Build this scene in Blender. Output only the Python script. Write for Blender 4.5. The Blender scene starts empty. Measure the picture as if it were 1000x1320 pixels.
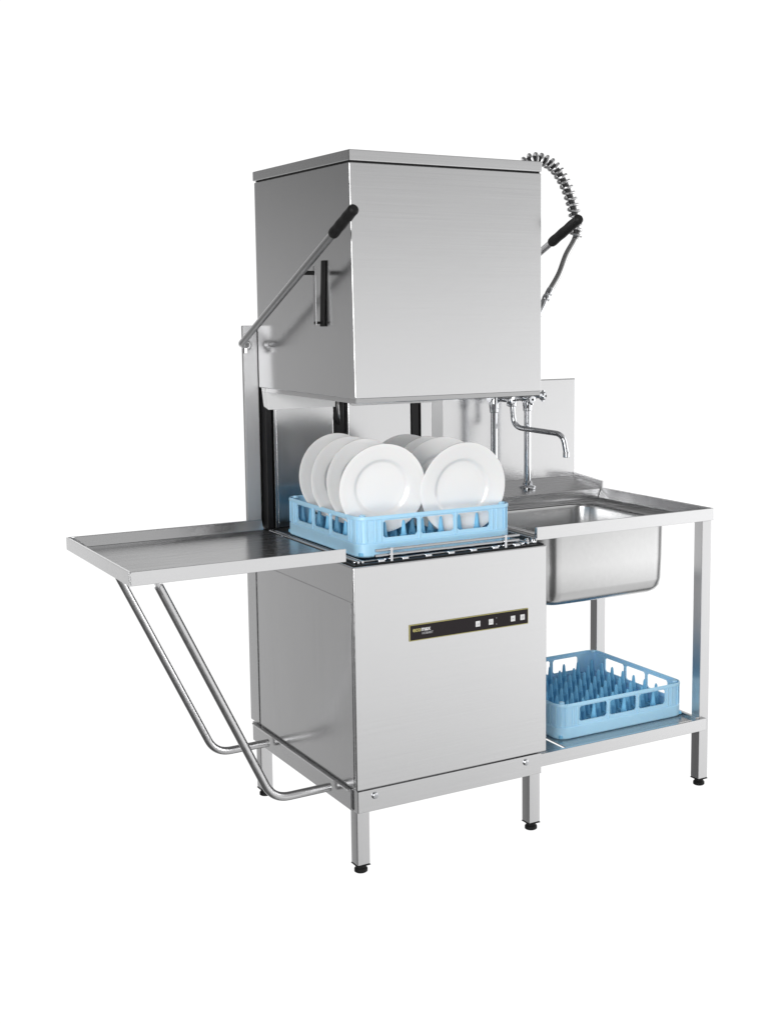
import bpy, bmesh, math, random
from mathutils import Vector, Matrix, Quaternion
random.seed(7)
S = bpy.context.scene
C = S.collection
PI = math.pi

# ------------------------------------------------------------------ materials
def new_mat(name):
    m = bpy.data.materials.new(name); m.use_nodes = True
    nt = m.node_tree
    return m, nt, nt.nodes['Principled BSDF']

def steel(name, col=(.66, .66, .665), rough=.2, brush='x', var=.03, aniso=.0, tangent=None, scale=1.0):
    """brushed stainless steel: very fine streaks along one axis in roughness and colour, stretched reflections"""
    m, nt, b = new_mat(name)
    N, L = nt.nodes, nt.links
    b.inputs['Metallic'].default_value = 1
    tc = N.new('ShaderNodeTexCoord')
    mp = N.new('ShaderNodeMapping')
    s = {'x': (2, 320, 320), 'y': (320, 2, 320), 'z': (320, 320, 2), 'n': (60, 60, 60)}[brush]
    mp.inputs['Scale'].default_value = [v * scale for v in s]
    no = N.new('ShaderNodeTexNoise'); no.inputs['Scale'].default_value = 1.0
    no.inputs['Detail'].default_value = 3; no.inputs['Roughness'].default_value = .6
    L.new(tc.outputs['Object'], mp.inputs['Vector']); L.new(mp.outputs['Vector'], no.inputs['Vector'])
    big = N.new('ShaderNodeTexNoise'); big.inputs['Scale'].default_value = 2.5; big.inputs['Detail'].default_value = 4
    L.new(tc.outputs['Object'], big.inputs['Vector'])
    mr = N.new('ShaderNodeMapRange'); mr.inputs['From Min'].default_value = .3; mr.inputs['From Max'].default_value = .7
    mr.inputs['To Min'].default_value = rough - var; mr.inputs['To Max'].default_value = rough + var
    L.new(no.outputs['Fac'], mr.inputs['Value'])
    ad = N.new('ShaderNodeMath'); ad.operation = 'MULTIPLY_ADD'; ad.inputs[1].default_value = .06; ad.inputs[2].default_value = -.03
    L.new(big.outputs['Fac'], ad.inputs[0])
    sm = N.new('ShaderNodeMath'); sm.operation = 'ADD'
    L.new(mr.outputs['Result'], sm.inputs[0]); L.new(ad.outputs[0], sm.inputs[1])
    L.new(sm.outputs[0], b.inputs['Roughness'])
    cr = N.new('ShaderNodeMix'); cr.data_type = 'RGBA'
    L.new(no.outputs['Fac'], cr.inputs['Factor'])
    cr.inputs['A'].default_value = (*[c * .958 for c in col], 1)
    cr.inputs['B'].default_value = (*[min(1, c * 1.042) for c in col], 1)
    L.new(cr.outputs['Result'], b.inputs['Base Color'])
    bp = N.new('ShaderNodeBump'); bp.inputs['Strength'].default_value = .09; bp.inputs['Distance'].default_value = .006
    if brush != 'n':
        L.new(big.outputs['Fac'], bp.inputs['Height']); L.new(bp.outputs['Normal'], b.inputs['Normal'])
    if tangent:
        b.inputs['Anisotropic'].default_value = aniso
        tv = N.new('ShaderNodeCombineXYZ')
        for i in range(3): tv.inputs[i].default_value = tangent[i]
        L.new(tv.outputs[0], b.inputs['Tangent'])
    return m

def plain(name, col, rough=.5, metal=0, noise=.06, nscale=60, coat=0, sss=0, bump=0):
    m, nt, b = new_mat(name)
    N, L = nt.nodes, nt.links
    b.inputs['Metallic'].default_value = metal
    b.inputs['Roughness'].default_value = rough
    if max(col) < .02: b.inputs['Specular IOR Level'].default_value = .25
    b.inputs['Coat Weight'].default_value = coat
    if coat: b.inputs['Coat Roughness'].default_value = .04
    if sss:
        b.inputs['Subsurface Weight'].default_value = sss
        b.inputs['Subsurface Radius'].default_value = (.4, .7, 1)
        b.inputs['Subsurface Scale'].default_value = .008
    tc = N.new('ShaderNodeTexCoord'); no = N.new('ShaderNodeTexNoise')
    no.inputs['Scale'].default_value = nscale; no.inputs['Detail'].default_value = 3
    L.new(tc.outputs['Object'], no.inputs['Vector'])
    cr = N.new('ShaderNodeMix'); cr.data_type = 'RGBA'
    cr.inputs['A'].default_value = (*[c * (1 - noise) for c in col], 1)
    cr.inputs['B'].default_value = (*[min(1, c * (1 + noise)) for c in col], 1)
    L.new(no.outputs['Fac'], cr.inputs['Factor']); L.new(cr.outputs['Result'], b.inputs['Base Color'])
    if bump:
        bp = N.new('ShaderNodeBump'); bp.inputs['Strength'].default_value = bump; bp.inputs['Distance'].default_value = .001
        L.new(no.outputs['Fac'], bp.inputs['Height']); L.new(bp.outputs['Normal'], b.inputs['Normal'])
    return m

ST_X = steel('brushed_steel_horizontal', brush='x', rough=.25, aniso=.4, tangent=(0, 0, 1))
ST_H = steel('brushed_steel_hood', brush='x', rough=.2)
ST_F = steel('brushed_steel_flat_dimmed', brush='x', rough=.26, aniso=.65, tangent=(0, 1, 0), col=(.54, .54, .545))  # darker steel copy: dim reflections on level sheets put into the colour
ST_P = steel('satin_steel_sheet', brush='z', rough=.55)
ST_L = steel('satin_steel_leg', brush='z', rough=.32)
ST_Y = steel('brushed_steel_sideways', brush='y')
ST_Z = steel('brushed_steel_vertical', brush='z')
ST_T = steel('satin_steel_tube', brush='n', rough=.33)
ST_B = steel('pressed_steel_bowl', brush='n', rough=.24, col=(.68, .68, .68), var=.008)
CHROME = plain('polished_chrome', (.62, .63, .65), .06, 1, .01)
BLACK = plain('black_plastic', (.012, .012, .013), .35, 0, .2, 90, bump=.1)
RUBBER = plain('black_rubber', (.01, .01, .01), .55, 0, .3, 120, bump=.2)
DARK = plain('dark_recess', (.015, .015, .016), .3, 0, .2, 30)
BLUE = plain('pale_blue_plastic', (.43, .72, .95), .38, 0, .04, 40, sss=.25, bump=.05)
PEGBLUE = plain('blue_plastic_shaded', (.22, .57, .84), .38, 0, .06, 40, bump=.05)  # deeper than the walls: bounce shading inside the rack put into the colour
CHINA = plain('white_glazed_china', (.88, .88, .88), .28, 0, .01, 8, coat=1, sss=.15)
PANELM = plain('black_panel_film', (.015, .011, .0125), .45, 0, .1, 40)
COREM = plain('grey_hose_rubber', (.05, .05, .052), .4, 0, .1)
PALE = plain('pale_matt_sheet', (.80, .80, .80), .5, 0, .02)  # pale colour stands in for the flange's bright reflection
GOLD = plain('gold_edge', (.42, .38, .16), .35, .6, .05, 60)
GOLDTXT = plain('gold_print', (.50, .45, .16), .5, 0, .03)
WHITEP = plain('white_print', (.8, .8, .8), .4, 0, .03)
GREYP = plain('grey_print', (.45, .45, .46), .5, 0, .03)
HOSE = steel('woven_steel_hose', brush='z', rough=.3, col=(.5, .5, .5), scale=.6)

# ------------------------------------------------------------------ mesh helpers
def tag(o, label, cat, group=None):
    o['label'] = label; o['category'] = cat
    if group: o['group'] = group

def empty(name, loc):
    o = bpy.data.objects.new(name, None); C.objects.link(o)
    o.location = loc; o.empty_display_size = .05
    o['origin'] = loc
    del o['origin']
    return o

def world_origin(o):
    p = Vector()
    while o:
        p += o.location; o = o.parent
    return p

def finish(bm, angle=35):
    bmesh.ops.recalc_face_normals(bm, faces=bm.faces)
    for f in bm.faces: f.smooth = True
    for e in bm.edges:
        if len(e.link_faces) == 2:
            e.smooth = e.calc_face_angle(0) < math.radians(angle)
        else:
            e.smooth = True

def obj(name, bm, mat, parent=None, angle=35, label=None, recalc=True):
    """links bm (world coordinates) as one mesh object under parent"""
    if recalc: finish(bm, angle)
    else:
        for f in bm.faces: f.smooth = True
    if parent:
        bmesh.ops.translate(bm, vec=-world_origin(parent), verts=bm.verts)
    me = bpy.data.meshes.new(name); bm.to_mesh(me); bm.free()
    for mm in (mat if isinstance(mat, (list, tuple)) else [mat]): me.materials.append(mm)
    o = bpy.data.objects.new(name, me); C.objects.link(o)
    if name not in ('bowl', 'counter', 'plate', 'spring'):
        wn = o.modifiers.new('flat_faces', 'WEIGHTED_NORMAL'); wn.keep_sharp = True; wn.weight = 100
    if parent: o.parent = parent
    if label: o['label'] = label
    return o

def box(bm, x0, x1, y0, y1, z0, z1, bev=.0015, seg=2):
    r = bmesh.ops.create_cube(bm, size=1)
    vs = r['verts']
    for v in vs:
        v.co = Vector(((x0 + x1) / 2 + v.co.x * (x1 - x0), (y0 + y1) / 2 + v.co.y * (y1 - y0), (z0 + z1) / 2 + v.co.z * (z1 - z0)))
    if bev > 0:
        es = list({e for v in vs for e in v.link_edges})
        bmesh.ops.bevel(bm, geom=es, offset=bev, segments=seg, affect='EDGES', profile=.5, clamp_overlap=True)

def hexa(bm, p, bev=.0015, seg=2):
    """p: 8 corners, bottom ring then top ring"""
    vs = [bm.verts.new(q) for q in p]
    fs = [(3, 2, 1, 0), (4, 5, 6, 7), (0, 1, 5, 4), (1, 2, 6, 5), (2, 3, 7, 6), (3, 0, 4, 7)]
    for f in fs: bm.faces.new([vs[i] for i in f])
    if bev > 0:
        es = list({e for v in vs for e in v.link_edges})
        bmesh.ops.bevel(bm, geom=es, offset=bev, segments=seg, affect='EDGES', profile=.5, clamp_overlap=True)

def fillet(pts, r, n=8):
    pts = [Vector(p) for p in pts]
    out = [pts[0]]
    for i in range(1, len(pts) - 1):
        a, b, c = pts[i - 1], pts[i], pts[i + 1]
        u, w = (a - b), (c - b)
        lu, lw = u.length, w.length
        u.normalize(); w.normalize()
        ang = u.angle(w)
        t = min(r / math.tan(ang / 2), lu * .48, lw * .48)
        p0, p2 = b + u * t, b + w * t
        for k in range(n + 1):
            s = k / n
            out.append((1 - s) ** 2 * p0 + 2 * s * (1 - s) * b + s * s * p2)
    out.append(pts[-1])
    return out

def tube(bm, pts, r, n=14, caps=True):
    pts = [Vector(p) for p in pts]
    rad = r if isinstance(r, (list, tuple)) else [r] * len(pts)
    t0 = (pts[1] - pts[0]).normalized()
    up = Vector((0, 0, 1)) if abs(t0.z) < .9 else Vector((1, 0, 0))
    nrm = t0.cross(up).normalized()
    rings = []; tp = t0
    for i, p in enumerate(pts):
        if i == 0: t = t0
        elif i == len(pts) - 1: t = (pts[i] - pts[i - 1]).normalized()
        else: t = ((pts[i] - pts[i - 1]).normalized() + (pts[i + 1] - pts[i]).normalized()).normalized()
        q = tp.rotation_difference(t); nrm = (q @ nrm); nrm = (nrm - t * nrm.dot(t)).normalized(); tp = t
        bi = t.cross(nrm)
        rings.append([bm.verts.new(p + (nrm * math.cos(2 * PI * k / n) + bi * math.sin(2 * PI * k / n)) * rad[i]) for k in range(n)])
    for a, b in zip(rings, rings[1:]):
        for k in range(n):
            bm.faces.new((a[k], a[(k + 1) % n], b[(k + 1) % n], b[k]))
    if caps:
        bm.faces.new(rings[0][::-1]); bm.faces.new(rings[-1])

def lathe(bm, prof, base, axis=(0, 0, 1), n=40):
    """prof: (radius, height along axis)"""
    ax = Vector(axis).normalized(); q = Vector((0, 0, 1)).rotation_difference(ax); base = Vector(base)
    rings = []
    for r, h in prof:
        if r < 1e-6:
            rings.append([bm.verts.new(base + q @ Vector((0, 0, h)))])
        else:
            rings.append([bm.verts.new(base + q @ Vector((r * math.cos(2 * PI * k / n), r * math.sin(2 * PI * k / n), h))) for k in range(n)])
    for a, b in zip(rings, rings[1:]):
        for k in range(n):
            k2 = (k + 1) % n
            if len(a) == 1 and len(b) == 1: continue
            if len(a) == 1: bm.faces.new((a[0], b[k2], b[k]))
            elif len(b) == 1: bm.faces.new((a[k], a[k2], b[0]))
            else: bm.faces.new((a[k], a[k2], b[k2], b[k]))

def rrect(x0, x1, y0, y1, r, n=8):
    out = []
    for cx, cy, a0 in ((x1 - r, y0 + r, -PI / 2), (x1 - r, y1 - r, 0), (x0 + r, y1 - r, PI / 2), (x0 + r, y0 + r, PI)):
        for k in range(n + 1):
            a = a0 + PI / 2 * k / n
            out.append((cx + r * math.cos(a), cy + r * math.sin(a)))
    return out

def loft(bm, loops, closed_top=False, closed_bottom=False):
    rings = [[bm.verts.new(p) for p in l] for l in loops]
    for a, b in zip(rings, rings[1:]):
        n = len(a)
        for k in range(n): bm.faces.new((a[k], a[(k + 1) % n], b[(k + 1) % n], b[k]))
    if closed_bottom: bm.faces.new(rings[0][::-1])
    if closed_top: bm.faces.new(rings[-1])
    return rings

def solid(o, t, offset=-1):
    m = o.modifiers.new('thickness', 'SOLIDIFY'); m.thickness = t; m.offset = offset
    return o

def leg(x0, x1, y0, y1, z1, parent, z0=.024, mat=None):
    bm = bmesh.new(); box(bm, x0, x1, y0, y1, z0, z1, .0025, 2)
    l = obj('leg', bm, mat or ST_L, parent)
    cx, cy = (x0 + x1) / 2, (y0 + y1) / 2
    bm = bmesh.new()
    box(bm, x0 - .001, x1 + .001, y0 - .001, y1 + .001, .0205, z0 - .0005, .001, 1)
    lathe(bm, [(0, 0), (.0155, 0), (.018, .002), (.018, .009), (.0165, .011), (.0135, .013), (.0135, .0202), (0, .0202)], (cx, cy, 0), n=24)
    obj('foot', bm, RUBBER, l)
    return l

# ------------------------------------------------------------------ the dishwasher
dw = empty('hood_dishwasher', (.3, .36, 0))
tag(dw, 'tall stainless steel hood type dishwasher with raised hood, between side tray and sink', 'dishwasher')
W, ZT, ZB = .6, .835, .235

# body: front sheet and sides wrapped round, closed underneath
bm = bmesh.new()
box(bm, 0, W, 0, .655, ZB, ZT - .004, .004, 3)
body = obj('body', bm, ST_H, dw)
# raised upper border of the left side and the lower side sheet
bm = bmesh.new()
box(bm, -.0016, -.0003, .012, .650, ZB + .008, .738, .0006, 1)
obj('side_panel', bm, ST_Z, dw)
# rear column: posts at both sides, housing between
for xa, xb in ((-.0335, .0105), (.5895, .6335)):
    bm = bmesh.new(); box(bm, xa, xb, .632, .645, ZT + .004, 1.442, .002, 2)
    obj('rear_post', bm, ST_P, dw)
bm = bmesh.new(); box(bm, 0, W, .662, .735, ZB, ZT + .002, .003, 2)
obj('rear_column', bm, ST_Z, dw)
bm = bmesh.new(); box(bm, .0115, .5885, .672, .734, ZT + .004, 1.44, .002, 2)
obj('rear_housing', bm, ST_Z, dw)
# black guides, back panels and the channel between them
for xa, xb in ((.030, .0475), (.5175, .543)):
    bm = bmesh.new(); box(bm, xa, xb, .628, .668, ZT + .004, 1.40, .001, 1)
    obj('black_strip', bm, DARK, dw)
for xa, xb in ((.0515, .060), (.546, .585)):
    bm = bmesh.new(); box(bm, xa, xb, .622, .668, ZT + .004, 1.40, .002, 2)
    obj('guide_rail', bm, ST_Z, dw)
for xa, xb in ((.062, .249), (.298, .515)):
    bm = bmesh.new(); box(bm, xa, xb, .630, .668, ZT + .004, 1.40, .0035, 3)
    obj('back_panel', bm, ST_Z, dw)
bm = bmesh.new(); box(bm, .2505, .2965, .650, .668, ZT + .004, 1.40, .001, 1)
obj('channel', bm, DARK, dw)
bm = bmesh.new()
tube(bm, fillet([(.258, .62, 1.30), (.257, .615, 1.20), (.262, .62, 1.165), (.275, .645, 1.14)], .03), .0035, 10)
obj('water_tube', bm, HOSE, dw)
# folded flange above the back panels; bright steel reflection painted as pale colour
for xa, xb, c in ((.022, .236, .012), (.292, .585, .0)):
    bm = bmesh.new()
    hexa(bm, [(xa, .588, 1.198), (xb, .588, 1.198), (xb, .624, 1.206), (xa, .624, 1.206),
              (xa - .006, .585, 1.262), (xb, .585, 1.262), (xb, .624, 1.262), (xa - .006, .624, 1.262)], .0015)
    obj('back_flange', bm, PALE, dw)

# black tank deck with the wire rack track
bm = bmesh.new()
box(bm, .006, W - .006, .006, .660, ZT - .0035, ZT + .0005, .001, 1)
deck = obj('tank_deck', bm, BLACK, dw)
bm = bmesh.new()
for z, y in ((.8665, .012), (.8525, .014)):
    tube(bm, [(.070, y, z), (.515, y, z)], .0040, 12)
for x in (.115, .468):
    box(bm, x - .004, x + .004, .006, .022, ZT, .872, .0015, 2)
for x in (.022, .034):
    tube(bm, [(x, .012, .8405), (x, .60, .8405)], .0032, 10)
for x in (.525, .545):
    tube(bm, [(x, .012, .8405), (x, .60, .8405)], .0032, 10)
tube(bm, [(.015, .030, .8375), (.58, .030, .8375)], .003, 10)
tube(bm, [(.015, .50, .8375), (.58, .50, .8375)], .003, 10)
for i in range(7):
    x = .08 + i * .07
    box(bm, x, x + .018, .010, .020, ZT, .842, .001, 1)
for x in (.555, .575):
    lathe(bm, [(0, 0), (.007, 0), (.007, .010), (.004, .014), (0, .014)], (x, .035, ZT), n=16)
obj('rack_track', bm, CHROME, deck)

# base frame
bm = bmesh.new()
box(bm, .003, .581, -.002, .028, .174, ZB - .0015, .002, 2)
fr = obj('front_rail', bm, ST_H, dw)
for x in (.052, .528):
    bm = bmesh.new()
    lathe(bm, [(0, 0), (.0085, 0), (.0095, .001), (.0090, .003), (.0070, .005), (0, .0058)], (x, -.002, .2165), (0, -1, 0), 20)
    box(bm, x - .0055, x + .0055, -.0084, -.0079, .2158, .2172, 0)
    obj('bolt', bm, CHROME, fr)
bm = bmesh.new()
box(bm, -.002, .022, .030, .716, .174, ZB - .0015, .002, 2)
box(bm, -.0105, -.0022, .030, .700, .2285, .2335, .0015, 2)
obj('side_rail', bm, ST_Y, dw)
bm = bmesh.new()
box(bm, .575, .597, .030, .716, .174, ZB - .0015, .002, 2)
obj('side_rail', bm, ST_Y, dw)
leg(.007, .0445, .0285 - .013, .0285 + .0255, .1735, dw)
leg(.551, .588, .0155, .054, .1735, dw)
leg(.007, .0445, .676, .7135, .1735, dw)

# control panel
px0, px1, pz0, pz1 = .160, .536, .6155, .660
bm = bmesh.new(); box(bm, px0, px1, -.0022, -.0002, pz0, pz1, .0004, 1)
pan = obj('control_panel', bm, GOLD, dw)
bm = bmesh.new(); box(bm, px0 + .0028, px1 - .0022, -.0030, -.0024, pz0 + .0026, pz1 - .0026, 0)
obj('panel_film', bm, PANELM, pan)
icons = []
for bx in (.371, .413, .4845, .516):
    bm = bmesh.new(); box(bm, bx - .0072, bx + .0072, -.0038, -.0032, .6290, .6445, .0008, 2)
    obj('button', bm, WHITEP, pan)
def strokes(bx, segs):
    bm = bmesh.new()
    for xa, za, xb, zb in segs:
        x0, x1 = sorted((xa, xb)); z0, z1 = sorted((za, zb))
        box(bm, bx + x0 - .0004, bx + x1 + .0004, -.0042, -.0040, .6367 + z0 - .0004, .6367 + z1 + .0004, 0)
    obj('button_symbol', bm, GREYP, pan)
strokes(.371, [(0, -.003, 0, .003), (-.0025, -.003, .0025, -.003), (.0025, -.003, .0025, .001)])
strokes(.413, [(-.003, .003, .003, .003), (-.003, -.003, -.003, .003), (-.001, -.001, .003, -.001), (.003, -.001, .003, .001)])
strokes(.4845, [(-.002, -.0025, -.002, .0025), (.001, -.002, .001, .002), (-.002, .0005, .003, .0005)])
strokes(.516, [(-.003, 0, .003, 0), (-.003, -.003, .003, -.003), (-.003, .003, .003, .003), (.001, -.003, .001, .003)])
for lz in (.6285, .6455):
    bm = bmesh.new(); lathe(bm, [(0, 0), (.0012, 0), (.0012, .0006), (0, .0008)], (.4305, -.0030, lz), (0, -1, 0), 12)
    obj('indicator', bm, GREYP, pan)
def text(body_, x, z, size, mat, parent, bold=.0, name='lettering'):
    cu = bpy.data.curves.new(name, 'FONT'); cu.body = body_; cu.size = size; cu.extrude = .0001; cu.offset = bold
    cu.resolution_u = 3
    t = bpy.data.objects.new(name, cu); C.objects.link(t)
    dg = bpy.context.evaluated_depsgraph_get()
    me = bpy.data.meshes.new_from_object(t.evaluated_get(dg))
    bpy.data.objects.remove(t)
    bb = [v.co.x for v in me.vertices]
    wdt = max(bb) - min(bb)
    bm = bmesh.new(); bm.from_mesh(me); bpy.data.meshes.remove(me)
    bmesh.ops.transform(bm, matrix=Matrix.Translation((x, -.0034, z)) @ Matrix.Rotation(PI / 2, 4, 'X'), verts=bm.verts)
    obj(name, bm, mat, parent)
    return wdt
w1 = text('eco', .1695, .6405, .0165, GOLDTXT, pan, .0004)
w2 = text('max', .1695 + w1 + .0016, .6405, .0165, WHITEP, pan, .0004)
text('HOBART', .1695 + w1 + .004, .6310, .0085, GREYP, pan, .0001)

# raised hood
H0, H1, HC = 1.262, 1.8495, 1.8805
hx0, hx1, hy0, hy1 = .011, .583, .004, .629
bm = bmesh.new()
tx, bx = -.0015, .0055                    # the front left edge leans very slightly
outer = [[(hx0 + .005 + bx, hy0 + .005, H0 - .0125), (hx1 - .005, hy0 + .005, H0 - .0125), (hx1 - .005, hy1 - .005, H0 - .0125), (hx0 + .005, hy1 - .005, H0 - .0125)],
         [(hx0 + bx + .002, hy0 + .002, H0 - .0105), (hx1 - .002, hy0 + .002, H0 - .0105), (hx1 - .002, hy1 - .002, H0 - .0105), (hx0 + bx + .002, hy1 - .002, H0 - .0105)],
         [(hx0 + bx + .003, hy0 + .003, H0 - .0002), (hx1 - .003, hy0 + .003, H0 - .0002), (hx1 - .003, hy1 - .003, H0 - .0002), (hx0 + bx + .003, hy1 - .003, H0 - .0002)],
         [(hx0 + bx, hy0, H0), (hx1, hy0, H0), (hx1, hy1, H0), (hx0, hy1, H0)],
         [(hx0 + tx, hy0, H1), (hx1, hy0, H1), (hx1, hy1, H1), (hx0, hy1, H1)]]
rings = loft(bm, outer, closed_top=True)
inner = [[(hx0 + .022, hy0 + .020, H0 - .010), (hx1 - .020, hy0 + .020, H0 - .010), (hx1 - .020, hy1 - .020, H0 - .010), (hx0 + .022, hy1 - .020, H0 - .010)],
         [(hx0 + .022, hy0 + .020, 1.80), (hx1 - .020, hy0 + .020, 1.80), (hx1 - .020, hy1 - .020, 1.80), (hx0 + .022, hy1 - .020, 1.80)]]
r2 = loft(bm, inner, closed_top=True)
for k in range(4): bm.faces.new((rings[0][k], rings[0][(k + 1) % 4], r2[0][(k + 1) % 4], r2[0][k]))
es = [e for e in bm.edges if all(v in rings[3] + rings[4] for v in e.verts)]
bmesh.ops.bevel(bm, geom=es, offset=.0028, segments=3, affect='EDGES', profile=.5)
bmesh.ops.recalc_face_normals(bm, faces=bm.faces)
hood = obj('hood', bm, ST_H, dw, 25)
bm = bmesh.new(); box(bm, hx0 - .0035, hx1 + .0005, hy0 - .003, hy1 + .002, H1 + .0035, HC, .003, 2)
obj('hood_cap', bm, ST_X, hood)
bm = bmesh.new(); box(bm, hx0 + .004, hx1 - .004, hy0 + .004, hy1 - .004, H1 + .0001, H1 + .0034, 0)
obj('cap_seal', bm, RUBBER, hood)

# lifting handles either side
def handle(xp, xin, pts, grip0):
    bm = bmesh.new()
    tube(bm, fillet(pts, .025, 8), .0098, 18)
    h = obj('lift_handle', bm, ST_T, dw)
    a, b = Vector(pts[-2]), Vector(pts[-1])
    d = (b - a).normalized()
    g0 = a + (b - a) * grip0
    bm = bmesh.new()
    lathe(bm, [(0, 0), (.0110, 0), (.0130, .003)] + [(.0136 + .0004 * math.sin(i * 1.2), .003 + i * ((b - g0).length / 16)) for i in range(1, 17)] +
          [(.0128, (b - g0).length + .008), (.0085, (b - g0).length + .013), (0, (b - g0).length + .0135)], g0, d, 24)
    obj('grip', bm, RUBBER, h)
    return h
h1 = handle(-.05, 0, [(-.018, .634, 1.386), (-.05, .606, 1.389), (-.05, -.132, 1.720)], .848)
h2 = handle(.65, 0, [(.622, .634, 1.420), (.65, .606, 1.425), (.65, -.070, 1.7235)], .815)
bm = bmesh.new()
lathe(bm, [(0, 0), (.012, 0), (.014, .002), (.014, .008), (.010, .011), (0, .011)], (-.024, .6335, 1.385), (0, -1, 0), 20)
lathe(bm, [(0, 0), (.007, 0), (.007, .015), (0, .015)], (-.030, .622, 1.378), (0, 0, -1), 12)
obj('pivot_bolt', bm, ST_T, h1)
# drop link from the handle; black strip stands in for its dark reflection
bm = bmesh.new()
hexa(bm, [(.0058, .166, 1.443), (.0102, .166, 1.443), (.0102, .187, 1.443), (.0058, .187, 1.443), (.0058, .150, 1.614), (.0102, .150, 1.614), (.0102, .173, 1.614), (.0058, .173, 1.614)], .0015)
obj('black_strip', bm, RUBBER, h1)
bm = bmesh.new()
box(bm, -.009, -.006, .177, .193, 1.446, 1.600, .0012, 2)
obj('drop_link', bm, ST_P, h1)
bm = bmesh.new()
lathe(bm, [(0, 0), (.0055, 0), (.0055, .042), (0, .042)], (-.050, .185, 1.582), (1, 0, 0), 16)
obj('link_pin', bm, RUBBER, h1)
bm = bmesh.new()
lathe(bm, [(0, 0), (.0034, 0), (.0034, .016), (0, .016)], (-.0102, .184, 1.453), (1, 0, 0), 16)
obj('link_pin', bm, RUBBER, h1)

# ------------------------------------------------------------------ side tray on the left
TX0, TX1, TY0, TY1, TZ, TB, TF = -.574, -.016, .006, .574, .881, .847, .853
tr = empty('side_table', (-.3, .29, .2))
tag(tr, 'empty stainless steel side tray carried on two bent tube braces, left of the dishwasher', 'side table')
bm = bmesh.new()
t = .0035
def rimwall(bm, x0, x1, y0, y1, z0, z1): box(bm, x0, x1, y0, y1, z0, z1, .0012, 2)
box(bm, TX0 + t, TX1, TY0 + t, TY1 - t, TF - .003, TF, .0008, 1)              # floor
tray = obj('tray', bm, ST_F, tr); bm = bmesh.new()
rimwall(bm, TX0, TX0 + t, TY0, TY1, TB, TZ)                                       # left rim
rimwall(bm, TX0 + t + .0002, TX1, TY0, TY0 + t, TB, TZ)                           # front rim
rimwall(bm, TX0 + t + .0002, TX1, TY1 - t, TY1, TB, TZ)                           # back rim
# folded inner flanks of the rims
hexa(bm, [(TX0 + .05, TY1 - .020, TF + .0003), (TX1, TY1 - .020, TF + .0003), (TX1, TY1 - t - .0003, TF + .0003), (TX0 + .012, TY1 - t - .0003, TF + .0003),
          (TX0 + .02, TY1 - .008, TZ - .001), (TX1, TY1 - .008, TZ - .001), (TX1, TY1 - t - .0003, TZ - .001), (TX0 + .012, TY1 - t - .0003, TZ - .001)], .0008)
hexa(bm, [(TX0 + t + .0003, TY0 + .010, TF + .0003), (TX0 + .020, TY0 + .014, TF + .0003), (TX0 + .020, TY1 - .03, TF + .0003), (TX0 + t + .0003, TY1 - .014, TF + .0003),
          (TX0 + t + .0003, TY0 + .010, TZ - .001), (TX0 + .008, TY0 + .012, TZ - .001), (TX0 + .008, TY1 - .015, TZ - .001), (TX0 + t + .0003, TY1 - .014, TZ - .001)], .0008)
obj('rim', bm, ST_H, tray)
for y in (.14, .60 - .03):
    bm = bmesh.new()
    top = Vector((-.462, y, .812))
    path = fillet([top, (-.176, y, .206), (-.0115, y, .2075)], .075, 12)
    tube(bm, path, .0115, 20)
    d = (Vector((-.176, y, .206)) - top).normalized()
    p = top - d * .040
    hexa(bm, [Vector((top.x - .004, y - .010, top.z - .006)), Vector((top.x + .004, y - .010, top.z)), Vector((top.x + .004, y + .010, top.z)), Vector((top.x - .004, y + .010, top.z - .006)),
              Vector((p.x - .003, y - .013, TB + .001)), Vector((p.x + .003, y - .013, TB + .001)), Vector((p.x + .003, y + .013, TB + .001)), Vector((p.x - .003, y + .013, TB + .001))], .001)
    obj('support_tube', bm, ST_T, tr)

# ------------------------------------------------------------------ sink table on the right
SX0, SX1, SY0, SZ, SB, SD = .579, 1.2285, .018, .881, .8435, .8475
sk = empty('sink_table', (.95, .35, 0))
tag(sk, 'stainless steel sink table with deep bowl, rear splashback and low shelf, right of the dishwasher', 'sink')
LY = .578                    # front of the raised rear ledge
BX0, BX1, BY0, BY1, BR = .634, 1.098, .062, .505, .062
# deck sheet with the bowl opening
bm = bmesh.new()
hole = rrect(BX0, BX1, BY0, BY1, BR, 10)
oo = [(SX0, SY0 + .004), (SX1 - .004, SY0 + .004), (SX1 - .004, LY - .002), (SX0, LY - .002)]
def addloop(pts, z):
    vs = [bm.verts.new((x, y, z)) for x, y in pts]
    return vs, [bm.edges.new((vs[i], vs[(i + 1) % len(vs)])) for i in range(len(vs))]
v1, e1 = addloop(oo, SD); v2, e2 = addloop(hole, SD)
bmesh.ops.triangle_fill(bm, use_beauty=True, edges=e1 + e2)
top = obj('counter', bm, ST_F, sk)
solid(top, .002, 1)
bm = bmesh.new()
rimwall(bm, SX0, SX1, SY0, SY0 + .0035, SB, SZ)
rimwall(bm, SX1 - .0035, SX1, SY0 + .0038, LY - .002, SB, SZ)
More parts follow.
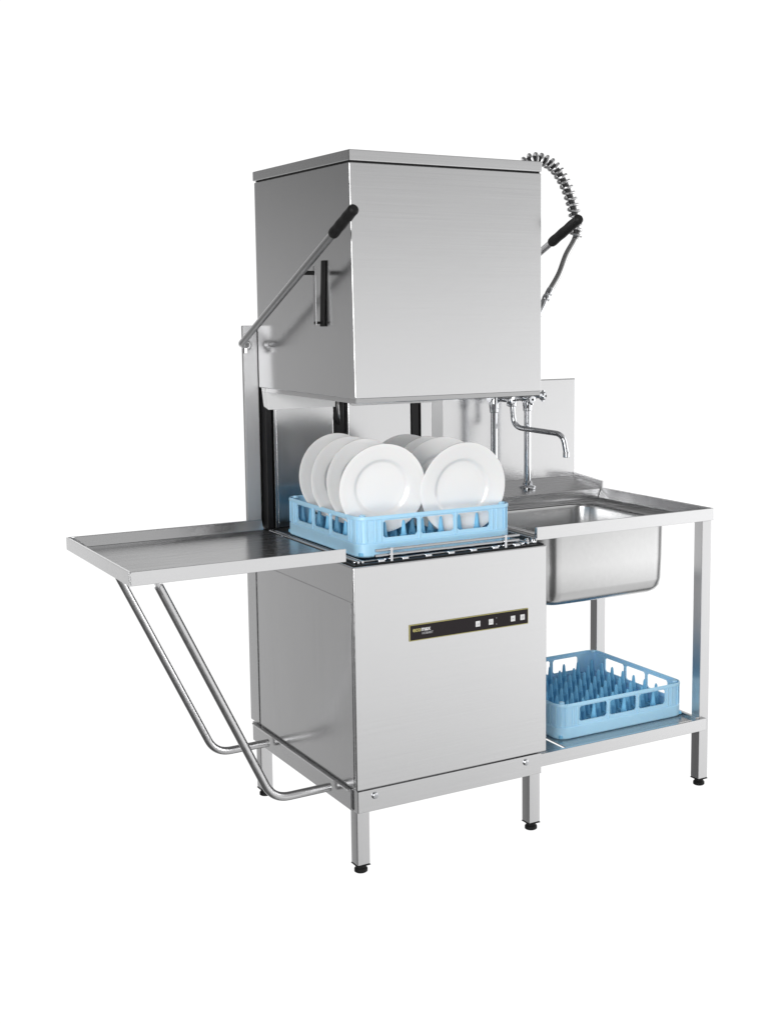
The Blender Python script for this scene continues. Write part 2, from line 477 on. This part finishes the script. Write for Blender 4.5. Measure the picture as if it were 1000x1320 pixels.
# folded inner flanks
hexa(bm, [(SX0, SY0 + .0038, SD + .0023), (SX1 - .025, SY0 + .0038, SD + .0023), (SX1 - .025, SY0 + .015, SD + .0023), (SX0, SY0 + .015, SD + .0023),
          (SX0, SY0 + .0038, SZ - .0012), (SX1 - .012, SY0 + .0038, SZ - .0012), (SX1 - .012, SY0 + .009, SZ - .0012), (SX0, SY0 + .009, SZ - .0012)], .0008)
hexa(bm, [(SX1 - .022, SY0 + .018, SD + .0023), (SX1 - .0038, SY0 + .018, SD + .0023), (SX1 - .0038, LY - .003, SD + .0023), (SX1 - .022, LY - .003, SD + .0023),
          (SX1 - .010, SY0 + .012, SZ - .0012), (SX1 - .0038, SY0 + .012, SZ - .0012), (SX1 - .0038, LY - .003, SZ - .0012), (SX1 - .010, LY - .003, SZ - .0012)], .0008)
# dropped left end
box(bm, SX0 - .0035, SX0 - .0003, SY0 + .001, LY - .002, SB - .012, SD + .002, .001, 2)
obj('rim', bm, ST_H, top)
# bowl
bm = bmesh.new()
loops = []
for z, ins in ((SD - .0005, -.004), (SD - .003, .0), (SD - .010, .0015), (.74, .003), (.673, .005), (.651, .009), (.638, .018), (.631, .031), (.6285, .05)):
    r = max(.02, BR - ins * .6)
    loops.append([(x, y, z) for x, y in rrect(BX0 + ins, BX1 - ins, BY0 + ins, BY1 - ins, r, 10)])
loft(bm, loops, closed_top=True)
bowl = obj('bowl', bm, ST_B, sk, 60)
solid(bowl, .0015, -1)
bm = bmesh.new()
lathe(bm, [(0, .001), (.020, .001), (.036, .002), (.040, .0005), (.040, -.004)], (.86, .29, .6305), n=28)
obj('drain', bm, CHROME, bowl)
# rear ledge, its right upstand and the splashback
bm = bmesh.new()
hexa(bm, [(SX0 + .02, LY, .838), (SX1, LY, .838), (SX1, .742, .838), (SX0 + .02, .742, .838),
          (SX0 + .02, LY, .8805), (SX1, LY, .8805), (SX1, .742, .9065), (SX0 + .02, .742, .9065)], .0025, 2)
led = obj('rear_ledge', bm, ST_F, sk)
bm = bmesh.new()
hexa(bm, [(SX1 - .006, LY, .8815), (SX1 + .0005, LY, .8815), (SX1 + .0005, .742, .9075), (SX1 - .006, .742, .9075),
          (SX1 - .006, LY - .002, .904), (SX1 + .0005, LY - .002, .904), (SX1 + .0005, .742, .917), (SX1 - .006, .742, .917)], .001)
obj('ledge_end', bm, ST_Y, led)
bm = bmesh.new(); box(bm, .608, 1.231, .7445, .760, .838, 1.246, .004, 3)
obj('splashback', bm, ST_H, sk)
# legs
leg(1.195, 1.2318, .0305, .068, SB - .001, sk)
leg(1.2, 1.2368, .572, .610, SB - .001, sk)
# shelf
bm = bmesh.new()
box(bm, .592, 1.2142, .018, .0300, .184, .222, .0015, 2)
box(bm, .592, 1.1945, .580, .592, .184, .226, .0015, 2)
box(bm, 1.180, 1.1945, .0303, .5797, .190, .226, .0015, 2)
sh = obj('shelf', bm, ST_H, sk)
bm = bmesh.new()
box(bm, .6035, .683, .0303, .5797, .2155, .2185, .0006, 1)
box(bm, .6935, 1.1798, .0303, .5797, .2155, .2185, .0006, 1)
obj('shelf_sheet', bm, ST_F, sh)

# ------------------------------------------------------------------ faucet with pre-rinse hose
fa = empty('rinse_faucet', (.9, .65, .892))
tag(fa, 'chrome rinse faucet with swan spout and spring wound hose, on the ledge behind the sink', 'faucet')
def ledge_z(y): return .8805 + (y - LY) / (.742 - LY) * .026
for x in (.967, .836):
    bm = bmesh.new()
    z0 = ledge_z(.65)
    tube(bm, [(x, .65, z0 + .006), (x, .65, 1.165)], .0115, 20)
    lathe(bm, [(.0135, 0), (.0150, .002), (.0150, .014), (.0165, .017), (.0165, .030), (.0125, .034)], (x, .65, 1.150), n=20)
    r_ = obj('riser', bm, CHROME, fa)
    bm = bmesh.new()
    lathe(bm, [(0, -.003), (.0275, -.003), (.0285, .003), (.0255, .0065), (.0165, .010), (.0165, .019), (.0120, .022)], (x, .65, z0), n=30)
    obj('flange', bm, CHROME, r_)
bm = bmesh.new()
tube(bm, [(.815, .65, 1.200), (.992, .65, 1.200)], .0165, 22)
lathe(bm, [(0, 0), (.019, 0), (.021, .004), (.021, .020), (.015, .028), (.0125, .050)], (.9015, .65, 1.206), n=24)
lathe(bm, [(.012, 0), (.0170, .003), (.0170, .022), (.014, .026), (0, .026)], (.898, .640, 1.168), n=24)
for x in (.836, .967):
    lathe(bm, [(0, 0), (.019, 0), (.019, .036), (0, .036)], (x, .65, 1.180), n=20)
mix = obj('mixer_body', bm, CHROME, fa)
def valve(p, d):
    bm = bmesh.new(); d = Vector(d).normalized(); p = Vector(p)
    lathe(bm, [(0, 0), (.0085, 0), (.0085, .020), (.0125, .023), (.0150, .027), (.0150, .036), (.0125, .041), (0, .043)], p, d, 20)
    q = Vector((0, 0, 1)).rotation_difference(d)
    for k in range(4):
        a = k * PI / 2 + .4
        e = q @ Vector((math.cos(a), math.sin(a), 0))
        tube(bm, [p + d * .032, p + d * .032 + e * .019], [.0062, .0048], 10)
    v = obj('valve_handle', bm, CHROME, fa)
    bm = bmesh.new()
    lathe(bm, [(0, 0), (.0042, 0), (.0036, .0012), (0, .0016)], p + d * .0432, d, 14)
    obj('button_cap', bm, BLACK, v)
valve((.985, .640, 1.200), (.55, -.75, .0))
valve((.946, .636, 1.193), (.1, -1, -.05))
valve((.862, .636, 1.193), (.35, -.9, -.05))
bm = bmesh.new()
tube(bm, fillet([(.898, .636, 1.170), (.902, .632, 1.100), (.975, .456, 1.086), (.982, .448, 1.024)], .040, 10), .0088, 18)
sp = obj('swan_spout', bm, CHROME, fa)
bm = bmesh.new()
lathe(bm, [(0, 0), (.0105, 0), (.0110, .002), (.0110, .016), (.0095, .019)], (.9822, .4478, 1.012), (0, 0, 1), 18)
obj('aerator', bm, CHROME, sp)
bm = bmesh.new()
tube(bm, [(.9015, .65, 1.25), (.9015, .65, 1.62), (.9015, .65, 1.80)], .0105, 18)
obj('riser', bm, CHROME, fa)
arch = fillet([(.9015, .65, 1.795), (.925, .65, 1.935), (1.015, .65, 2.005), (1.130, .65, 1.965), (1.178, .65, 1.83), (1.180, .65, 1.735), (1.150, .65, 1.70)], .20, 10)
# smooth the path by sampling a Catmull-Rom through key points
def catmull(P, n=12):
    P = [Vector(p) for p in P]; P = [P[0] * 2 - P[1]] + P + [P[-1] * 2 - P[-2]]
    out = []
    for i in range(1, len(P) - 2):
        a, b, c, d = P[i - 1:i + 3]
        for k in range(n):
            t_ = k / n
            out.append(.5 * ((2 * b) + (c - a) * t_ + (2 * a - 5 * b + 4 * c - d) * t_ ** 2 + (3 * b - a - 3 * c + d) * t_ ** 3))
    out.append(P[-2]); return out
keys = [(.9015, .65, 1.79), (.920, .65, 1.90), (.965, .65, 1.962), (1.020, .65, 1.972), (1.075, .65, 1.948), (1.118, .65, 1.895),
        (1.147, .65, 1.830), (1.160, .65, 1.775), (1.160, .65, 1.725)]
hosep = catmull(keys + [(1.122, .65, 1.665), (1.092, .65, 1.600), (1.045, .65, 1.532), (1.005, .65, 1.47)], 10)
bm = bmesh.new(); tube(bm, hosep[:82], .0105, 14)
obj('spring_core', bm, COREM, fa)
bm = bmesh.new(); tube(bm, hosep[80:], .0105, 14)
obj('hose', bm, HOSE, fa)
arc = catmull(keys, 12)
L_ = [0]
for a, b in zip(arc, arc[1:]): L_.append(L_[-1] + (b - a).length)
def at_len(s):
    for i in range(len(arc) - 1):
        if s <= L_[i + 1]:
            f = (s - L_[i]) / max(1e-9, L_[i + 1] - L_[i])
            return arc[i].lerp(arc[i + 1], f), (arc[i + 1] - arc[i]).normalized()
    return arc[-1], (arc[-1] - arc[-2]).normalized()
pitch, per = .0205, 14
turns = L_[-1] / pitch
hel = []
for i in range(int(turns * per)):
    s = i / per * pitch
    p, tt = at_len(s)
    yv = Vector((0, 1, 0)); nv = tt.cross(yv).normalized()
    a = 2 * PI * i / per
    hel.append(p + (nv * math.cos(a) + yv * math.sin(a)) * .0178)
bm = bmesh.new(); tube(bm, hel, .0047, 8)
obj('spring', bm, ST_T, fa)
bm = bmesh.new()
e0, e1_ = Vector((1.060, .65, 1.553)), Vector((.965, .65, 1.405))
dd = (e1_ - e0).normalized()
lathe(bm, [(0, -.002), (.0105, -.002), (.0125, .004), (.0125, .020), (.0105, .024), (.0135, .030), (.0135, .040), (.0110, .045), (.0140, .06), (.0155, .10), (.0140, .14), (.0190, .155), (.0210, .175), (0, .177)], e0, dd, 22)
obj('spray_head', bm, [CHROME], fa)

# ------------------------------------------------------------------ dish racks
RS, RH = .475, .108
def rack_thing():
    root = empty('dish_rack', (0, 0, 0))
    bm = bmesh.new()
    r = .036
    # perimeter with break points at the three windows of every side
    half = RS / 2
    wins = [(-.164, -.061), (-.0505, .0505), (.061, .164)]
    side = []
    for a, b in wins: side += [a, a + .006, b - .006, b]
    pts = []      # (x, y, window index or None for the segment that starts here)
    for k in range(4):
        rot = Matrix.Rotation(k * PI / 2, 2)
        line = [-half + r] + side + [half - r]
        for i, s in enumerate(line):
            q = rot @ Vector((s, -half))
            seg = None
            if 1 <= i <= 12:
                j = (i - 1) % 4
                seg = {0: 'edge0', 1: 'mid', 2: 'edge1'}.get(j)
            pts.append((q, seg, rot @ Vector((0, -1))))
        for m in range(1, 8):
            a = -PI / 2 + (PI / 2) * m / 8
            q = rot @ (Vector((half - r, -half + r)) + Vector((math.cos(a), math.sin(a))) * r)
            pts.append((q, None, rot @ Vector((math.cos(a), math.sin(a)))))
    zs = [(0, .000, -.004), (.004, 0, .0), (.034, 0, .0), (.0375, 0, -.0035), (.048, 0, -.0038), (.054, 0, -.0038), (.088, 0, -.0036), (.094, 0, -.0035), (.0972, 0, -.0032), (.0985, 0, .001), (.105, 0, .001), (RH, 0, -.001)]
    cols = []
    for q, seg, nrm in pts:
        cols.append([bm.verts.new((q.x + nrm.x * o_, q.y + nrm.y * o_, z)) for z, _, o_ in zs])
    n = len(cols)
    for i in range(n):
        seg = pts[i][1]
        a, b = cols[i], cols[(i + 1) % n]
        for j in range(len(zs) - 1):
            z = zs[j][0]
            if seg == 'mid' and .048 <= z < .094: continue
            if seg in ('edge0', 'edge1') and .054 <= z < .088: continue
            if seg in ('edge0', 'edge1') and z in (.048, .088):
                # rounded window corners: half of the cell stays
                if seg == 'edge0': tri = (a[j], b[j], a[j + 1]) if z == .048 else (a[j], b[j + 1], a[j + 1])
                else: tri = (a[j], b[j], b[j + 1]) if z == .048 else (b[j], b[j + 1], a[j + 1])
                bm.faces.new(tri); continue
            bm.faces.new((a[j], b[j], b[j + 1], a[j + 1]))
    bmesh.ops.recalc_face_normals(bm, faces=bm.faces)
    # make sure normals point outwards
    f0 = max(bm.faces, key=lambda f: f.calc_center_median().length)
    if f0.normal.dot(f0.calc_center_median()) < 0: bmesh.ops.reverse_faces(bm, faces=bm.faces)
    geom = bm.faces[:]
    bmesh.ops.solidify(bm, geom=geom, thickness=.0045)
    # ribs between windows and round the corners
    for k in range(4):
        rot = Matrix.Rotation(k * PI / 2, 4, 'Z')
        for s in (-.187, -.172, -.0558, .0558, .172, .187):
            b2 = bmesh.new(); box(b2, s - .0022, s + .0022, -half + .0012, -half + .0048, .0378, .0982, .0008, 1)
            bmesh.ops.transform(b2, matrix=rot, verts=b2.verts)
            me = bpy.data.meshes.new('x'); b2.to_mesh(me); b2.free(); bm.from_mesh(me); bpy.data.meshes.remove(me)
        for a in (-70, -45, -20):
            a = math.radians(a)
            c = Vector((half - r, -half + r, 0)) + Vector((math.cos(a), math.sin(a), 0)) * (r - .002)
            b2 = bmesh.new(); box(b2, -.002, .002, -.0018, .0018, .0378, .0982, .0008, 1)
            bmesh.ops.transform(b2, matrix=rot @ Matrix.Translation(c) @ Matrix.Rotation(a + PI / 2, 4, 'Z'), verts=b2.verts)
            me = bpy.data.meshes.new('x'); b2.to_mesh(me); b2.free(); bm.from_mesh(me); bpy.data.meshes.remove(me)
        # stacking lugs on the corners
        b2 = bmesh.new(); lathe(b2, [(.009, 0), (.008, .005), (.004, .0065), (0, .0065)], (half - r * .62, -half + r * .62, RH - .003), n=12)
        bmesh.ops.transform(b2, matrix=rot, verts=b2.verts)
        me = bpy.data.meshes.new('x'); b2.to_mesh(me); b2.free(); bm.from_mesh(me); bpy.data.meshes.remove(me)
    obj('wall', bm, BLUE, root, 40)
    bm = bmesh.new()
    P_ = .0573
    for i in range(-8, 9):
        s = i * P_ / 2
        w_ = .0035 if i % 2 else .0022
        box(bm, -half + .006, half - .006, s - w_, s + w_, .004, .012, 0)
        box(bm, s - w_, s + w_, -half + .006, half - .006, .0045, .0125, 0)
    obj('grid', bm, PEGBLUE, root)
    bm = bmesh.new()
    # one peg: tapered cross-shaped prong on a broader foot
    for (wx, wy) in ((.0135, .0036), (.0036, .0135)):
        hexa(bm, [(-wx, -wy, .011), (wx, -wy, .011), (wx, wy, .011), (-wx, wy, .011),
                  (-wx * .62, -wy * .8, .047), (wx * .62, -wy * .8, .047), (wx * .62, wy * .8, .047), (-wx * .62, wy * .8, .047)], 0)
    lathe(bm, [(.0085, .040), (.0062, .060), (.0042, .080), (.0022, .0845), (0, .0855)], (0, 0, 0), n=8)
    peg0 = obj('peg', bm, PEGBLUE, root)
    first = True
    for i in range(8):
        for j in range(8):
            o = peg0 if first else peg0.copy()
            if not first: C.objects.link(o); o.parent = root
            first = False
            o.location = ((i - 3.5) * P_, (j - 3.5) * P_, 0)
    return root
rk = rack_thing()
rk.location = (.9435, .3235, .2195)
tag(rk, 'empty pale blue plastic rack with rows of pegs, on the low shelf under the sink', 'dish rack', 'pale blue dish racks')
r2 = rk.copy(); C.objects.link(r2)
for ch in list(rk.children):
    c = ch.copy(); C.objects.link(c); c.parent = r2
r2.location = (.2755, .279, .8435)
tag(r2, 'pale blue plastic rack holding white plates, inside the open dishwasher', 'dish rack', 'pale blue dish racks')

# ------------------------------------------------------------------ plates
R = .1265
prof = [(0, .0000), (.050, .0000), (.0700, .0006), (.0752, .0025), (.0795, .0060), (.0840, .0085), (.098, .0108), (.113, .0140), (.1235, .0166), (.1258, .0176),
        (R, .0190), (.1260, .0206), (.1240, .0208), (.112, .0182), (.098, .0152), (.0850, .0132), (.0800, .0112), (.0760, .0078), (.0722, .0052), (.0685, .0044), (.050, .0042), (0, .0042)]
prof = [(a, -b + .0) for a, b in prof]        # rim towards +axis reversed: front face looks along -axis
labels = {
    (0, 0): 'white china plate at the front of the left row in the rack on the dishwasher',
    (0, 1): 'second white plate from the front in the left row of the rack',
    (0, 2): 'third white plate from the front in the left row of the rack',
    (0, 3): 'rearmost white plate of the left row, beside the dark gap of the back panel',
    (1, 0): 'white china plate at the front of the right row, nearest the sink',
    (1, 1): 'second white plate from the front in the right row of the rack',
    (1, 2): 'third white plate from the front in the right row of the rack',
    (1, 3): 'rearmost white plate of the right row, only its top edge showing',
}
bm = bmesh.new(); lathe(bm, prof, (0, 0, 0), (0, 1, 0), 96)
me0 = obj('plate', bm, CHINA, None, 50)
pm = me0.data; bpy.data.objects.remove(me0)
rows = {0: [(.1415, .113, 0), (.1365, .203, 0), (.1365, .300, 0), (.143, .400, 0)],
        1: [(.374, .088, 1), (.372, .190, 1), (.364, .290, 1), (.357, .395, 1)]}
for c_, lst in rows.items():
    for k, (x, y, s) in enumerate(lst):
        o = bpy.data.objects.new('plate', pm); C.objects.link(o)
        sc = .962 if c_ == 0 else 1.03
        o.scale = (sc, sc, sc)
        zc = 1.0165 if c_ == 0 else 1.000
        o.location = (x, y + .004, zc + random.uniform(-.002, .002))
        o.rotation_euler = (math.radians(-7 + random.uniform(-1.0, 1.0)), random.uniform(0, 6), math.radians(random.uniform(-2.0, 2.0)))
        o.rotation_mode = 'XYZ'
        tag(o, labels[(c_, k)], 'plate', 'white plates standing in the rack')

# ------------------------------------------------------------------ surroundings: a white studio
wd = bpy.data.worlds.new('World'); S.world = wd; wd.use_nodes = True
nt = wd.node_tree; N, L = nt.nodes, nt.links
bg = N['Background']
tc = N.new('ShaderNodeTexCoord'); sep = N.new('ShaderNodeSeparateXYZ')
L.new(tc.outputs['Generated'], sep.inputs[0])
def math_node(op, a, b=None, c=None):
    n = N.new('ShaderNodeMath'); n.operation = op
    for i, v in enumerate((a, b, c)):
        if v is None: continue
        if isinstance(v, (int, float)): n.inputs[i].default_value = v
        else: L.new(v, n.inputs[i])
    return n.outputs[0]
yaw = math_node('MULTIPLY', math_node('ARCTAN2', sep.outputs['X'], sep.outputs['Y']), 180 / PI)     # 0 = straight behind, + towards the sink side
el = math_node('MULTIPLY', math_node('ARCSINE', sep.outputs['Z']), 180 / PI)
def ramp(v, a, b, ta, tb):
    n = N.new('ShaderNodeMapRange'); n.interpolation_type = 'SMOOTHSTEP'
    n.inputs['From Min'].default_value = a; n.inputs['From Max'].default_value = b
    n.inputs['To Min'].default_value = ta; n.inputs['To Max'].default_value = tb
    L.new(v, n.inputs['Value']); return n.outputs['Result']
# white backdrop and floor sweep behind the machine
back = math_node('MULTIPLY', math_node('MULTIPLY', ramp(yaw, -9, 1, 0, 1), ramp(yaw, 60, 95, 1, 0)),
                 math_node('MULTIPLY', ramp(el, 14.5, 24, 1, 0), ramp(el, -60, -36, 0, 1)))
# bright studio side, front right, brightest towards the right and low down
right = math_node('MULTIPLY', math_node('MULTIPLY', ramp(yaw, 85, 125, 0, 1), ramp(yaw, 136, 150, 1.6, 1.15)),
                  math_node('MULTIPLY', ramp(el, -5, 10, 1, .42), ramp(el, -27, -12, .5, 1)))
# grey studio side, rear left, with a dark flag beyond it
left = math_node('MULTIPLY', math_node('MULTIPLY', ramp(yaw, -36, -28, 0, 1), ramp(yaw, -9, 1, 1, 0)),
                 math_node('MULTIPLY', ramp(el, -3, 9, 1, .35), ramp(el, -50, -25, .6, 1)))
base = ramp(el, 10, 75, .07, .22)
val = math_node('ADD', math_node('ADD', base, math_node('MULTIPLY', left, ramp(yaw, -22, -15, .36, .85))), math_node('ADD', math_node('MULTIPLY', back, 1.0), math_node('MULTIPLY', right, .88)))
comb = N.new('ShaderNodeCombineColor')
for i in range(3): L.new(val, comb.inputs[i])
L.new(comb.outputs[0], bg.inputs['Color'])
bg.inputs['Strength'].default_value = 1.0

def area(name, loc, target, size, power, size_y=None):
    l = bpy.data.lights.new(name, 'AREA'); l.energy = power; l.size = size
    if size_y: l.shape = 'RECTANGLE'; l.size_y = size_y
    o = bpy.data.objects.new(name, l); C.objects.link(o); o.location = loc
    d = Vector(target) - Vector(loc)
    o.rotation_euler = d.to_track_quat('-Z', 'Y').to_euler()
    return o
area('front_left_softbox', (-3.4, -3.2, 1.55), (.4, .2, .95), 3.0, 240, 3.4)
area('right_softbox', (4.2, -.1, 1.7), (.4, .3, 1.0), 2.6, 45)  # unseen fill, added to brighten the rear plates

# ------------------------------------------------------------------ camera
f, cx, cy, cyaw, pit, rol = 1693.15, 623.77, 605.79, .5532, .1218, -.0041
cam = bpy.data.cameras.new('camera'); co = bpy.data.objects.new('camera', cam); C.objects.link(co)
fw = Vector((math.sin(cyaw) * math.cos(pit), math.cos(cyaw) * math.cos(pit), -math.sin(pit)))
rt = Vector((math.cos(cyaw), -math.sin(cyaw), 0)); up = rt.cross(fw)
r3 = rt * math.cos(rol) + up * math.sin(rol); u3 = up * math.cos(rol) - rt * math.sin(rol)
M = Matrix((r3, u3, -fw)).transposed().to_4x4(); M.translation = (-1.4506, -2.9887, 1.4866)
co.matrix_world = M
cam.sensor_fit = 'VERTICAL'; cam.sensor_height = 36; cam.lens = f / 1320 * 36
cam.shift_x = -(cx - 500) / 1320; cam.shift_y = (cy - 660) / 1320
cam.clip_start = .05; cam.clip_end = 100
S.camera = co
S.view_settings.view_transform = 'Standard'; S.view_settings.look = 'None'
S.view_settings.exposure = 0; S.view_settings.gamma = 1; S.view_settings.use_curve_mapping = False
S.render.resolution_x = 775; S.render.resolution_y = 1024
S.cycles.max_bounces = 10; S.cycles.glossy_bounces = 8
